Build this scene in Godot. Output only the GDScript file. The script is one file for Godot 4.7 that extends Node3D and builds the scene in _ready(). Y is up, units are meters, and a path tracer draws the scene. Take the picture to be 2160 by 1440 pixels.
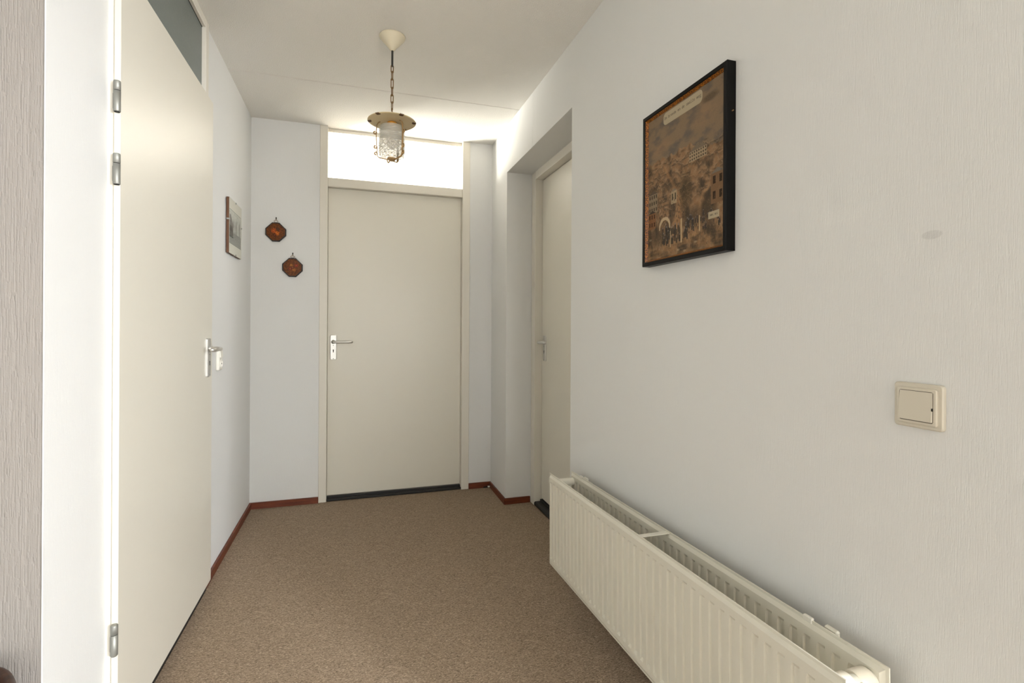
extends Node3D
# Hallway of a flat: textured wallpaper, three doors, radiator, pendant lantern.
# Metres, y up. V(x, y, d): d is the depth along the hall away from the camera (-z).

const XL := -0.6325   # left wall
const XR := 0.9582    # right wall
const ZB := 3.5573    # back wall
const HC := 2.5       # ceiling
const EYE := 1.1744

var M := {}

func _ready():
	setup_camera_and_light()
	make_materials()
	build_shell()
	build_trims()
	door_left()
	door_back()
	door_right()
	build_windows()
	radiator()
	lantern()
	large_picture()
	clip_picture()
	plaque(Vector2(-0.4851, 1.7735), "octagonal wooden plaque with a light orange blossom, upper of the two plaques", 11)
	plaque(Vector2(-0.3851, 1.5492), "octagonal wooden plaque with dark red flowers, lower plaque nearer the far door", 29)
	light_switch()
	wall_socket()
	umbrella_stand()
	small_details()

# ------------------------------------------------------------------ camera, light
func setup_camera_and_light():
	var cam := Camera3D.new()
	cam.name = "camera"
	var f := 1060.03
	var yaw := deg_to_rad(17.4232)
	var rl := deg_to_rad(-0.3095)
	var cy := cos(yaw); var sy := sin(yaw); var cr := cos(rl); var sr := sin(rl)
	var right := Vector3(cr * cy, -sr, cr * sy)
	var up := Vector3(sr * cy, cr, sr * sy)
	var back := Vector3(-sy, 0, cy)
	cam.transform = Transform3D(Basis(right, up, back), Vector3(0, EYE, 0))
	cam.projection = Camera3D.PROJECTION_FRUSTUM
	cam.near = 0.05
	cam.far = 60.0
	cam.size = 2.0 * cam.near * 720.0 / f
	cam.frustum_offset = Vector2(0, -(720.0 - 688.18) / f * cam.near)
	add_child(cam)
	cam.current = true

	var sky_m := ProceduralSkyMaterial.new()
	sky_m.sky_top_color = Color(0.72, 0.78, 0.86)
	sky_m.sky_horizon_color = Color(0.86, 0.88, 0.9)
	sky_m.ground_horizon_color = Color(0.7, 0.7, 0.68)
	sky_m.ground_bottom_color = Color(0.4, 0.39, 0.37)
	var sky := Sky.new(); sky.sky_material = sky_m
	var env := Environment.new()
	env.background_mode = Environment.BG_SKY
	env.sky = sky
	env.background_energy_multiplier = 1.0
	env.tonemap_mode = Environment.TONE_MAPPER_LINEAR
	env.tonemap_exposure = 0.87
	env.sdfgi_enabled = true
	env.ssao_enabled = true
	env.ssil_enabled = true
	var we := WorldEnvironment.new(); we.name = "world_environment"; we.environment = env
	add_child(we)

	# daylight through the tall window of the room that the hall opens into, right and behind the camera
	area("daylight_side_window", V(2.98, 1.6, -3.1), Vector3(-1, 0, 0), Vector2(0.88, 1.5), 45.0, Color(0.96, 0.975, 1.0))
	# added fill light for the deep hall, on a made-up window behind the camera
	area("added_rear_fill", V(1.4, 1.45, -3.66), V(0, 0, 1), Vector2(2.2, 1.5), 3.2, Color(0.985, 0.982, 0.962))
	# daylight in the room behind the far door, coming through the transom
	area("daylight_far_room", V(-1.55, 1.6, 5.0), V(1.0, 0, 0), Vector2(1.1, 1.1), 78.0, Color(1.0, 0.99, 0.95))
	# the lit pane of the transom itself
	area("daylight_transom", V(0.281, 2.31, 3.588), V(0, 0, -1), Vector2(0.9, 0.29), 0.3, Color(0.97, 0.985, 1.0))

func area(called: String, at: Vector3, towards: Vector3, size: Vector2, energy: float, col: Color):
	var l := AreaLight3D.new()
	l.name = called
	l.area_size = size
	l.light_energy = energy
	l.light_color = col
	l.area_normalize_energy = false
	l.area_range = 20.0
	l.area_attenuation = 2.0
	l.shadow_enabled = true
	add_child(l)
	l.transform = Transform3D(Basis.looking_at(towards.normalized(), Vector3.UP), at)

# ------------------------------------------------------------------ helpers
func V(x: float, y: float, d: float) -> Vector3:
	return Vector3(x, y, -d)

func ST() -> SurfaceTool:
	var st := SurfaceTool.new()
	st.begin(Mesh.PRIMITIVE_TRIANGLES)
	st.set_smooth_group(-1)
	return st

func tri(st: SurfaceTool, a: Vector3, b: Vector3, c: Vector3, n: Vector3):   # n: roughly outward
	var k := (b - a).cross(c - a)
	if k.length_squared() < 1e-16: return
	if k.dot(n) > 0.0:
		st.add_vertex(a); st.add_vertex(c); st.add_vertex(b)
	else:
		st.add_vertex(a); st.add_vertex(b); st.add_vertex(c)

func quad(st: SurfaceTool, a: Vector3, b: Vector3, c: Vector3, d: Vector3, n: Vector3):
	tri(st, a, b, c, n); tri(st, a, c, d, n)

func bx(st: SurfaceTool, p: Vector3, q: Vector3, ch := 0.0):   # box between two corners with chamfered edges
	st.set_smooth_group(-1)
	var c := (p + q) * 0.5
	var h := (p - q).abs() * 0.5
	ch = minf(ch, minf(h.x, minf(h.y, h.z)) * 0.9)
	for ax in 3:
		var u := (ax + 1) % 3; var w := (ax + 2) % 3
		for s: float in [-1.0, 1.0]:
			var n := Vector3.ZERO; n[ax] = s
			var r: Array[Vector3] = []
			for k in [[-1, -1], [1, -1], [1, 1], [-1, 1]]:
				var v := Vector3.ZERO
				v[ax] = s * h[ax]; v[u] = k[0] * (h[u] - ch); v[w] = k[1] * (h[w] - ch)
				r.append(c + v)
			quad(st, r[0], r[1], r[2], r[3], n)
	if ch <= 0.0: return
	for ax in 3:
		var u := (ax + 1) % 3; var w := (ax + 2) % 3
		for su: float in [-1.0, 1.0]:
			for sw: float in [-1.0, 1.0]:
				var n := Vector3.ZERO; n[u] = su; n[w] = sw
				var r: Array[Vector3] = []
				for e: float in [-1.0, 1.0]:
					var v := Vector3.ZERO
					v[ax] = e * (h[ax] - ch)
					var v1 := v; v1[u] = su * h[u]; v1[w] = sw * (h[w] - ch)
					var v2 := v; v2[u] = su * (h[u] - ch); v2[w] = sw * h[w]
					r.append(c + v1); r.append(c + v2)
				quad(st, r[0], r[1], r[3], r[2], n)
	for sx: float in [-1.0, 1.0]:
		for sy: float in [-1.0, 1.0]:
			for sz: float in [-1.0, 1.0]:
				var s := Vector3(sx, sy, sz)
				tri(st, c + s * Vector3(h.x, h.y - ch, h.z - ch), c + s * Vector3(h.x - ch, h.y, h.z - ch), c + s * Vector3(h.x - ch, h.y - ch, h.z), s)

func lathe(st: SurfaceTool, prof: Array, segs: int, xf: Transform3D, smooth := true):   # profile (radius, height); outside is to the right of travel
	st.set_smooth_group(1 if smooth else -1)
	for i in prof.size() - 1:
		var a: Vector2 = prof[i]; var b: Vector2 = prof[i + 1]
		var t := b - a
		for k in segs:
			var a0 := TAU * k / segs; var a1 := TAU * (k + 1) / segs; var am := (a0 + a1) * 0.5
			var n := xf.basis * Vector3(cos(am) * t.y, -t.x, sin(am) * t.y)
			var p0 := xf * Vector3(cos(a0) * a.x, a.y, sin(a0) * a.x); var p1 := xf * Vector3(cos(a1) * a.x, a.y, sin(a1) * a.x)
			var q0 := xf * Vector3(cos(a0) * b.x, b.y, sin(a0) * b.x); var q1 := xf * Vector3(cos(a1) * b.x, b.y, sin(a1) * b.x)
			quad(st, p0, p1, q1, q0, n)
	st.set_smooth_group(-1)

func tube(st: SurfaceTool, pts: Array, r, segs := 10, closed := false, flat := 1.0, smooth := true, side := Vector3.ZERO):   # round bar along points; flat < 1 squashes it along the second axis
	st.set_smooth_group(2 if smooth else -1)
	var n := pts.size()
	var rings := []
	for i in n:
		var a: Vector3 = pts[(i - 1 + n) % n] if closed else pts[maxi(i - 1, 0)]
		var b: Vector3 = pts[(i + 1) % n] if closed else pts[mini(i + 1, n - 1)]
		var t := (b - a).normalized()
		if side == Vector3.ZERO:
			side = t.cross(Vector3.UP if absf(t.y) < 0.9 else Vector3.RIGHT).normalized()
		side = (side - t * side.dot(t)).normalized()
		var up := t.cross(side)
		var rr: float = r[i] if r is Array else r
		var ring: Array[Vector3] = []
		for k in segs:
			var an := TAU * k / segs
			ring.append(pts[i] + side * cos(an) * rr + up * sin(an) * rr * flat)
		rings.append(ring)
	var m := n if closed else n - 1
	for i in m:
		var j := (i + 1) % n
		var mid: Vector3 = (pts[i] + pts[j]) * 0.5
		for k in segs:
			var l := (k + 1) % segs
			var o: Vector3 = (rings[i][k] + rings[i][l] + rings[j][k] + rings[j][l]) * 0.25 - mid
			quad(st, rings[i][k], rings[i][l], rings[j][l], rings[j][k], o)
	if not closed:
		st.set_smooth_group(-1)
		for e in [0, n - 1]:
			var o: Vector3 = pts[e] - pts[1 if e == 0 else n - 2]
			for k in segs: tri(st, pts[e], rings[e][k], rings[e][(k + 1) % segs], o)
	st.set_smooth_group(-1)

func loft(st: SurfaceTool, rings: Array, cap0 := true, cap1 := true):   # flat-sided loft through rings of points
	st.set_smooth_group(-1)
	var mids := []
	for r in rings:
		var c := Vector3.ZERO
		for p in r: c += p
		mids.append(c / r.size())
	var whole: Vector3 = (mids[0] + mids[-1]) * 0.5
	for i in rings.size() - 1:
		var n: int = rings[i].size()
		for k in n:
			var l := (k + 1) % n
			var o: Vector3 = (rings[i][k] + rings[i][l] + rings[i + 1][k] + rings[i + 1][l]) * 0.25 - whole
			quad(st, rings[i][k], rings[i][l], rings[i + 1][l], rings[i + 1][k], o)
	for e in ([0] if cap0 else []) + ([rings.size() - 1] if cap1 else []):
		var o: Vector3 = mids[e] - whole
		var n: int = rings[e].size()
		for k in n: tri(st, mids[e], rings[e][k], rings[e][(k + 1) % n], o)

func picture_quad(a: Vector3, b: Vector3, c: Vector3, d: Vector3) -> ArrayMesh:   # top-left, top-right, bottom-right, bottom-left
	var st := SurfaceTool.new(); st.begin(Mesh.PRIMITIVE_TRIANGLES)
	var n := (d - a).cross(b - a).normalized()
	for k in [[a, 0, 0], [b, 1, 0], [c, 1, 1], [a, 0, 0], [c, 1, 1], [d, 0, 1]]:
		st.set_normal(n); st.set_uv(Vector2(k[1], k[2])); st.add_vertex(k[0])
	return st.commit()

func obj(called: String, st, mat: Material, parent: Node = self) -> MeshInstance3D:
	var mi := MeshInstance3D.new()
	mi.name = called
	if st is SurfaceTool:
		st.generate_normals()
		mi.mesh = st.commit()
	else:
		mi.mesh = st
	mi.material_override = mat
	parent.add_child(mi, true)
	return mi

func thing(called: String, label: String, category: String, at := Vector3.ZERO) -> Node3D:
	var o := Node3D.new(); o.name = called; o.position = at
	add_child(o, true)
	o.set_meta("label", label)
	if category: o.set_meta("category", category)
	return o

func struct(o: Node, label: String, category: String):
	o.set_meta("kind", "structure"); o.set_meta("label", label); o.set_meta("category", category)

# ------------------------------------------------------------------ materials
func mat(col: Color, rough := 0.6, metal := 0.0) -> StandardMaterial3D:
	var m := StandardMaterial3D.new()
	m.albedo_color = col; m.roughness = rough; m.metallic = metal
	return m

func noise(seed_: int, freq: float, octaves := 3, type := FastNoiseLite.TYPE_SIMPLEX_SMOOTH) -> FastNoiseLite:
	var n := FastNoiseLite.new()
	n.seed = seed_; n.frequency = freq; n.noise_type = type
	n.fractal_octaves = octaves
	return n

func seamless(seed_: int, freq: float, size := 512, octaves := 3, type := FastNoiseLite.TYPE_SIMPLEX_SMOOTH) -> NoiseTexture2D:
	var t := NoiseTexture2D.new()
	t.width = size; t.height = size; t.seamless = true; t.noise = noise(seed_, freq, octaves, type)
	return t

func wallpaper_height() -> ImageTexture:   # irregular vertical strands, one metre across
	var n := 1024
	var data := PackedByteArray(); data.resize(n * n)
	var rng := RandomNumberGenerator.new(); rng.seed = 5
	var acc := PackedFloat32Array(); acc.resize(n * n)
	# strands: short vertical threads of random length laid over each other
	for s in 20000:
		var x := rng.randi() % n
		var y := rng.randi() % n
		var l := rng.randi_range(14, 90)
		var w := rng.randi_range(1, 3)
		var a := rng.randf_range(0.35, 1.0)
		for j in l:
			var f := minf(1.0, minf(j, l - 1 - j) / 5.0) * a
			var row := ((y + j) % n) * n
			for k in range(-w, w + 1):
				var i := row + (x + k + n) % n
				acc[i] = maxf(acc[i], f * (1.0 - absf(k) / (w + 1.0)))
	for i in n * n:
		data[i] = int(clampf(acc[i] * 0.85 + rng.randf() * 0.15, 0, 1) * 255)
	var im := Image.create_from_data(n, n, false, Image.FORMAT_L8, data)
	return ImageTexture.create_from_image(im)

func carpet_maps() -> Array:   # heathered loop pile, colour and height, half a metre across
	var n := 1024
	var rng := RandomNumberGenerator.new(); rng.seed = 8
	var col := PackedByteArray(); col.resize(n * n * 3)
	var hgt := PackedByteArray(); hgt.resize(n * n)
	var tone := PackedFloat32Array(); tone.resize(n * n); tone.fill(0.5)
	for s in 60000:   # loops: short flecks about 5 mm long
		var x := rng.randi() % n
		var y := rng.randi() % n
		var l := rng.randi_range(6, 16)
		var w := rng.randi_range(3, 5)
		var t := clampf(rng.randfn(0.5, 0.2), 0, 1)
		var h := rng.randf_range(0.5, 1.0)
		for j in l:
			for k in w:
				var i := ((y + k) % n) * n + (x + j + (k / 2)) % n
				var e := 1.0 - absf(j / (l - 1.0) - 0.5) * 0.9 - absf(k / (w - 1.0) - 0.5) * 0.9
				tone[i] = t
				hgt[i] = int(h * e * 255)
	var dark := Color(0.40, 0.345, 0.285)
	var pale := Color(0.80, 0.71, 0.615)
	for i in n * n:
		var c := dark.lerp(pale, clampf(tone[i] + rng.randfn(0, 0.05), 0, 1))
		col[i * 3] = int(c.r * 255); col[i * 3 + 1] = int(c.g * 255); col[i * 3 + 2] = int(c.b * 255)
	return [ImageTexture.create_from_image(Image.create_from_data(n, n, false, Image.FORMAT_RGB8, col)), ImageTexture.create_from_image(Image.create_from_data(n, n, false, Image.FORMAT_L8, hgt))]

func wood_texture(dark: Color, pale: Color, seed_: int) -> ImageTexture:
	var w := 512; var h := 128
	var im := Image.create(w, h, false, Image.FORMAT_RGB8)
	var a := noise(seed_, 0.02, 4); var b := noise(seed_ + 1, 0.2, 2)
	for y in h:
		for x in w:
			var t := 0.5 + 0.5 * a.get_noise_2d(x * 0.25, y * 5.0) + 0.25 * b.get_noise_2d(x * 0.15, y * 4.0)
			im.set_pixel(x, y, dark.lerp(pale, clampf(t, 0, 1)))
	return ImageTexture.create_from_image(im)

func world_map(m: StandardMaterial3D, scale: Vector3):
	m.uv1_triplanar = true; m.uv1_world_triplanar = true; m.uv1_scale = scale
	m.uv1_triplanar_sharpness = 8.0

func make_materials():
	var wp := wallpaper_height()
	var m := mat(Color(0.882, 0.88, 0.868), 0.85)
	m.heightmap_enabled = true; m.heightmap_texture = wp; m.heightmap_scale = 0.03
	world_map(m, Vector3(3.0, 2.2, 3.0)); M.wall = m
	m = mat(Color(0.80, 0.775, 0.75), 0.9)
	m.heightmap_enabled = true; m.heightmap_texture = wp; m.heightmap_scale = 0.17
	world_map(m, Vector3(1.1, 1.1, 1.1)); M.wall_return = m; m.albedo_color = Color(0.53, 0.505, 0.48)  # base colour darkened to carry the dimmer light on this wall end
	M.plain_wall = mat(Color(0.815, 0.82, 0.80), 0.9)
	M.bright_wall = mat(Color(0.88, 0.87, 0.85), 0.9)
	m = mat(Color(0.93, 0.92, 0.895), 0.9)
	m.heightmap_enabled = true; m.heightmap_texture = seamless(3, 0.11, 512, 2); m.heightmap_scale = 0.14
	world_map(m, Vector3(2.6, 2.6, 2.6)); M.ceiling = m
	var cm := carpet_maps()
	m = mat(Color(1, 1, 1), 1.0)
	m.albedo_texture = cm[0]
	m.heightmap_enabled = true; m.heightmap_texture = cm[1]; m.heightmap_scale = 0.12
	world_map(m, Vector3(2, 2, 2)); m.metallic_specular = 0.1; M.carpet = m
	m = mat(Color(0.865, 0.845, 0.79), 0.38)
	m.heightmap_enabled = true; m.heightmap_texture = seamless(9, 0.02, 256, 3); m.heightmap_scale = 0.03
	world_map(m, Vector3(3, 3, 3)); M.door = m
	M.frame = mat(Color(0.872, 0.85, 0.80), 0.42)
	M.radiator = mat(Color(0.868, 0.852, 0.795), 0.4)
	M.plug = mat(Color(0.9, 0.87, 0.8), 0.3)
	M.dark_gap = mat(Color(0.1, 0.09, 0.08), 0.9)
	M.threshold_or_shade = mat(Color(0.075, 0.07, 0.065), 0.5)
	M.aluminium = mat(Color(0.82, 0.815, 0.80), 0.42, 0.9)
	M.steel = mat(Color(0.60, 0.60, 0.575), 0.55, 0.7)
	M.black = mat(Color(0.02, 0.02, 0.02), 0.7)
	m = mat(Color.WHITE, 0.45)
	m.albedo_texture = wood_texture(Color(0.27, 0.105, 0.04), Color(0.50, 0.235, 0.10), 4)
	world_map(m, Vector3(1.5, 8, 1.5)); M.skirting = m
	m = mat(Color.WHITE, 0.5)
	m.albedo_texture = wood_texture(Color(0.13, 0.075, 0.05), Color(0.36, 0.22, 0.14), 14)
	world_map(m, Vector3(3, 3, 3)); M.dark_wood = m
	M.plastic = mat(Color(0.82, 0.79, 0.725), 0.45)
	M.white_plastic = mat(Color(0.9, 0.885, 0.84), 0.35)
	# transom panes
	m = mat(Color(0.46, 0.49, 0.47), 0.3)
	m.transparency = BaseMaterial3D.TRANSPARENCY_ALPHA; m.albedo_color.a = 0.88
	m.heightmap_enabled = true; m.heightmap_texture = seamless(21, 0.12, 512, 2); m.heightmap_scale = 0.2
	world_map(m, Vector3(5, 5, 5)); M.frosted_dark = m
	m = mat(Color(0.95, 0.97, 1.0, 0.4), 0.05)
	m.transparency = BaseMaterial3D.TRANSPARENCY_ALPHA
	m.emission_enabled = true; m.emission = Color(1, 1, 1); m.emission_energy_multiplier = 0.25
	M.bright_pane = m
	# lantern
	M.cream_metal = mat(Color(0.84, 0.765, 0.61), 0.5)
	M.rose = mat(Color(0.88, 0.84, 0.74), 0.5)
	M.brass = mat(Color(0.62, 0.50, 0.33), 0.45, 0.3)
	M.chain = mat(Color(0.50, 0.385, 0.23), 0.45, 0.4)
	M.worn = mat(Color(0.36, 0.235, 0.12), 0.6)
	M.stem = mat(Color(0.2, 0.2, 0.185), 0.5)
	M.socket = mat(Color(0.72, 0.50, 0.17), 0.45, 0.2)
	m = mat(Color(0.86, 0.85, 0.81, 0.36), 0.12)
	m.transparency = BaseMaterial3D.TRANSPARENCY_ALPHA
	M.cut_glass = m
	M.cut_line = mat(Color(0.80, 0.78, 0.73), 0.25)
	M.bulb = mat(Color(0.72, 0.60, 0.46, 0.45), 0.15)
	M.bulb.transparency = BaseMaterial3D.TRANSPARENCY_ALPHA

# ------------------------------------------------------------------ room shell
func build_shell():
	var st := ST()
	bx(st, V(-2.2, -0.1, -3.8), V(3.1, 0.0, 6.2))
	struct(obj("floor", st, M.carpet), "brown heathered loop pile carpet covering the hall floor", "floor")

	# ceiling: two concrete slabs with an open joint across the hall
	var ce := Node3D.new(); ce.name = "ceiling"; add_child(ce)
	struct(ce, "white stippled ceiling with one straight joint across the hall", "ceiling")
	st = ST(); bx(st, V(-2.2, HC, -3.8), V(3.1, HC + 0.15, 2.925), 0.003); obj("ceiling_slab", st, M.ceiling, ce)
	st = ST(); bx(st, V(-2.2, HC, 2.930), V(3.1, HC + 0.15, 6.2), 0.003); obj("ceiling_slab", st, M.ceiling, ce)
	st = ST(); bx(st, V(-2.2, HC + 0.004, 2.9), V(3.1, HC + 0.1, 2.95)); obj("joint_filler", st, M.ceiling, ce)

	st = ST()
	bx(st, V(XL - 0.14, 0, 1.3208), V(XL, HC, 1.612), 0.004)
	bx(st, V(XL - 0.14, 0, 2.519), V(XL, HC, ZB + 0.13))
	bx(st, V(-1.6, 0, 1.34), V(-1.48, HC, 3.0))   # closet behind the door
	bx(st, V(-1.6, 0, 2.9), V(XL - 0.14, HC, 3.0))
	struct(obj("wall_left", st, M.wall), "white wall with fine vertical wallpaper relief on the left of the hall", "wall")

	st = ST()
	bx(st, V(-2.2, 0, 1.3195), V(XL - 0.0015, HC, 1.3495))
	struct(obj("wall_return", st, M.wall_return), "coarse textured wall end at the left edge, its grey darkened for shade", "wall")

	st = ST()
	bx(st, V(XR, 0, 0.475), V(XR + 0.175, HC, 2.1415))
	bx(st, V(XR, 2.1917, 2.1415), V(XR + 0.175, HC, 3.179))
	bx(st, V(XR, 0, 3.179), V(XR + 0.30, HC, ZB + 0.13))
	bx(st, V(XR + 0.175, 2.205, 0.475), V(XR + 0.30, HC, 3.179))
	bx(st, V(XR + 0.175, 0, 0.475), V(XR + 0.30, 2.205, 2.15))
	bx(st, V(1.36, 0, 2.0), V(1.42, HC, 3.4))   # behind the right door
	struct(obj("wall_right", st, M.wall), "long white wallpapered wall on the right with a deep door recess", "wall")

	st = ST()
	bx(st, V(XL - 0.14, 0, ZB), V(-0.2221, HC, ZB + 0.13))
	bx(st, V(0.7924, 0, ZB), V(XR + 0.3, HC, ZB + 0.13))
	struct(obj("wall_back", st, M.wall), "white wallpapered end wall on both sides of the far door", "wall")

	# the room behind the camera and the room behind the far door (seen only as light)
	st = ST()
	bx(st, V(-2.2, 0, -3.8), V(0.3, HC, -3.7)); bx(st, V(2.5, 0, -3.8), V(3.1, HC, -3.7)); bx(st, V(0.3, 0, -3.8), V(2.5, 0.7, -3.7)); bx(st, V(0.3, 2.2, -3.8), V(2.5, HC, -3.7))
	bx(st, V(-2.3, 0, -3.8), V(-2.2, HC, 1.4))
	bx(st, V(XR + 0.30, 0, 0.475), V(3.1, HC, 0.56))
	bx(st, V(3.0, 0, -3.8), V(3.1, 0.83, 0.56)); bx(st, V(3.0, 2.37, -3.8), V(3.1, HC, 0.56))
	bx(st, V(3.0, 0.83, -3.8), V(3.1, 2.37, -3.56)); bx(st, V(3.0, 0.83, -2.64), V(3.1, 2.37, 0.56))
	bx(st, V(XR, 2.02, -3.7), V(XR + 0.3, HC, 0.47))
	struct(obj("wall_rear", st, M.plain_wall), "plain white walls of the room behind the camera, outside the photo", "wall")
	st = ST()
	bx(st, V(-1.7, 0, 6.1), V(2.2, HC, 6.2)); bx(st, V(-1.7, 0, ZB + 0.13), V(-1.6, HC, 6.2)); bx(st, V(2.1, 0, ZB + 0.13), V(2.2, HC, 6.2))
	bx(st, V(-1.6, 0, ZB + 0.13), V(XL - 0.14, HC, ZB + 0.2)); bx(st, V(XR + 0.3, 0, ZB + 0.13), V(2.2, HC, ZB + 0.2))
	struct(obj("wall_beyond", st, M.bright_wall), "plain white walls of the bright room behind the far door", "wall")

func build_trims():
	var h := 0.041; var t := 0.012
	var st := ST(); bx(st, V(XL, 0, 2.523), V(XL + t, h, ZB), 0.002)
	struct(obj("baseboard_left", st, M.skirting), "low reddish brown wooden skirting along the left wall", "skirting")
	st = ST(); bx(st, V(XL, 0, ZB - t), V(-0.2221, h, ZB), 0.002)
	bx(st, V(0.7924, 0, ZB - t), V(XR, h, ZB), 0.002)
	struct(obj("baseboard_back", st, M.skirting), "low reddish brown wooden skirting beside the far door", "skirting")
	st = ST(); bx(st, V(XR - t, 0, 3.179 - t), V(XR, h, ZB), 0.002); bx(st, V(XR - t, 0, 3.179 - t), V(1.128, h, 3.179), 0.002)
	struct(obj("baseboard_pier", st, M.skirting), "low reddish brown wooden skirting round the wall corner before the right door", "skirting")
	st = ST(); bx(st, V(XR - t, 0, 0.475), V(XR, h, 2.1415 + t), 0.002)
	struct(obj("baseboard_right", st, M.skirting), "low reddish brown wooden skirting on the right wall behind the radiator", "skirting")
	st = ST(); bx(st, V(XR - 0.0006, 2.1917, 2.6815), V(XR + 0.001, HC, 2.683))
	struct(obj("trim_1", st, M.wall), "fine vertical wallpaper seam above the right door recess", "seam")

# ------------------------------------------------------------------ door furniture
# local frame: +X along the lever, +Y up, +Z out of the door
func handle_set(parent: Node3D, xf: Transform3D, keyhole := true):
	var st := ST()
	var w := 0.021; var y0 := -0.120; var y1 := 0.045
	var rings := []
	for k in [[0.0, 0.0], [0.006, 0.0], [0.009, 0.003]]:
		var i: float = k[1]
		var r := []
		for p in [[-w + i, y0 + 0.004], [-w + i + 0.004, y0 + i * 0.5], [w - i - 0.004, y0 + i * 0.5], [w - i, y0 + 0.004], [w - i, y1 - 0.004], [w - i - 0.004, y1 - i * 0.5], [-w + i + 0.004, y1 - i * 0.5], [-w + i, y1 - 0.004]]:
			r.append(xf * Vector3(p[0], p[1], k[0]))
		rings.append(r)
	loft(st, rings)
	var plate := obj("handle_plate", st, M.aluminium, parent)
	st = ST()
	for y in [-0.024, -0.112]:
		lathe(st, [Vector2(0.0028, 0.0), Vector2(0.0028, 0.0016), Vector2(0, 0.0018)], 10, xf * Transform3D(Basis(Vector3.RIGHT, PI / 2), Vector3(0, y, 0.0085)))
	obj("screw", st, M.steel, plate)
	if keyhole:
		st = ST()
		lathe(st, [Vector2(0.0042, 0.0), Vector2(0.0042, 0.0009), Vector2(0, 0.001)], 12, xf * Transform3D(Basis(Vector3.RIGHT, PI / 2), Vector3(0, -0.056, 0.0088)))
		bx_local(st, xf, Vector3(-0.0028, -0.071, 0.0085), Vector3(0.0028, -0.056, 0.0097))
		obj("keyhole", st, M.black, plate)
	st = ST()
	lathe(st, [Vector2(0.013, 0.0), Vector2(0.013, 0.012), Vector2(0.0095, 0.014), Vector2(0.0095, 0.03)], 20, xf * Transform3D(Basis(Vector3.RIGHT, PI / 2), Vector3(0, 0, 0.008)))
	var pts := []
	for k in 8:
		var a := k / 7.0 * PI / 2
		pts.append(xf * Vector3(0.022 * (1 - cos(a)), 0, 0.032 + 0.022 * sin(a)))
	pts.append(xf * Vector3(0.06, 0, 0.0545)); pts.append(xf * Vector3(0.102, 0, 0.054))
	for k in 4:
		var a := (k + 1) / 4.0 * 0.9
		pts.append(xf * Vector3(0.102 + 0.02 * sin(a), 0, 0.054 - 0.02 * (1 - cos(a))))
	var rad := []
	for k in pts.size(): rad.append(0.0088)
	var last: Vector3 = pts[-1]; var way: Vector3 = (pts[-1] - pts[-2]).normalized()
	for k in [[0.003, 0.0083], [0.006, 0.0066], [0.008, 0.004], [0.0088, 0.0008]]:
		pts.append(last + way * k[0]); rad.append(k[1])
	tube(st, pts, rad, 16)
	obj("lever", st, M.aluminium, parent)

func bx_local(st: SurfaceTool, xf: Transform3D, p: Vector3, q: Vector3):
	var r0 := []; var r1 := []
	for k in [[p.x, p.y], [q.x, p.y], [q.x, q.y], [p.x, q.y]]:
		r0.append(xf * Vector3(k[0], k[1], p.z)); r1.append(xf * Vector3(k[0], k[1], q.z))
	loft(st, [r0, r1])

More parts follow.
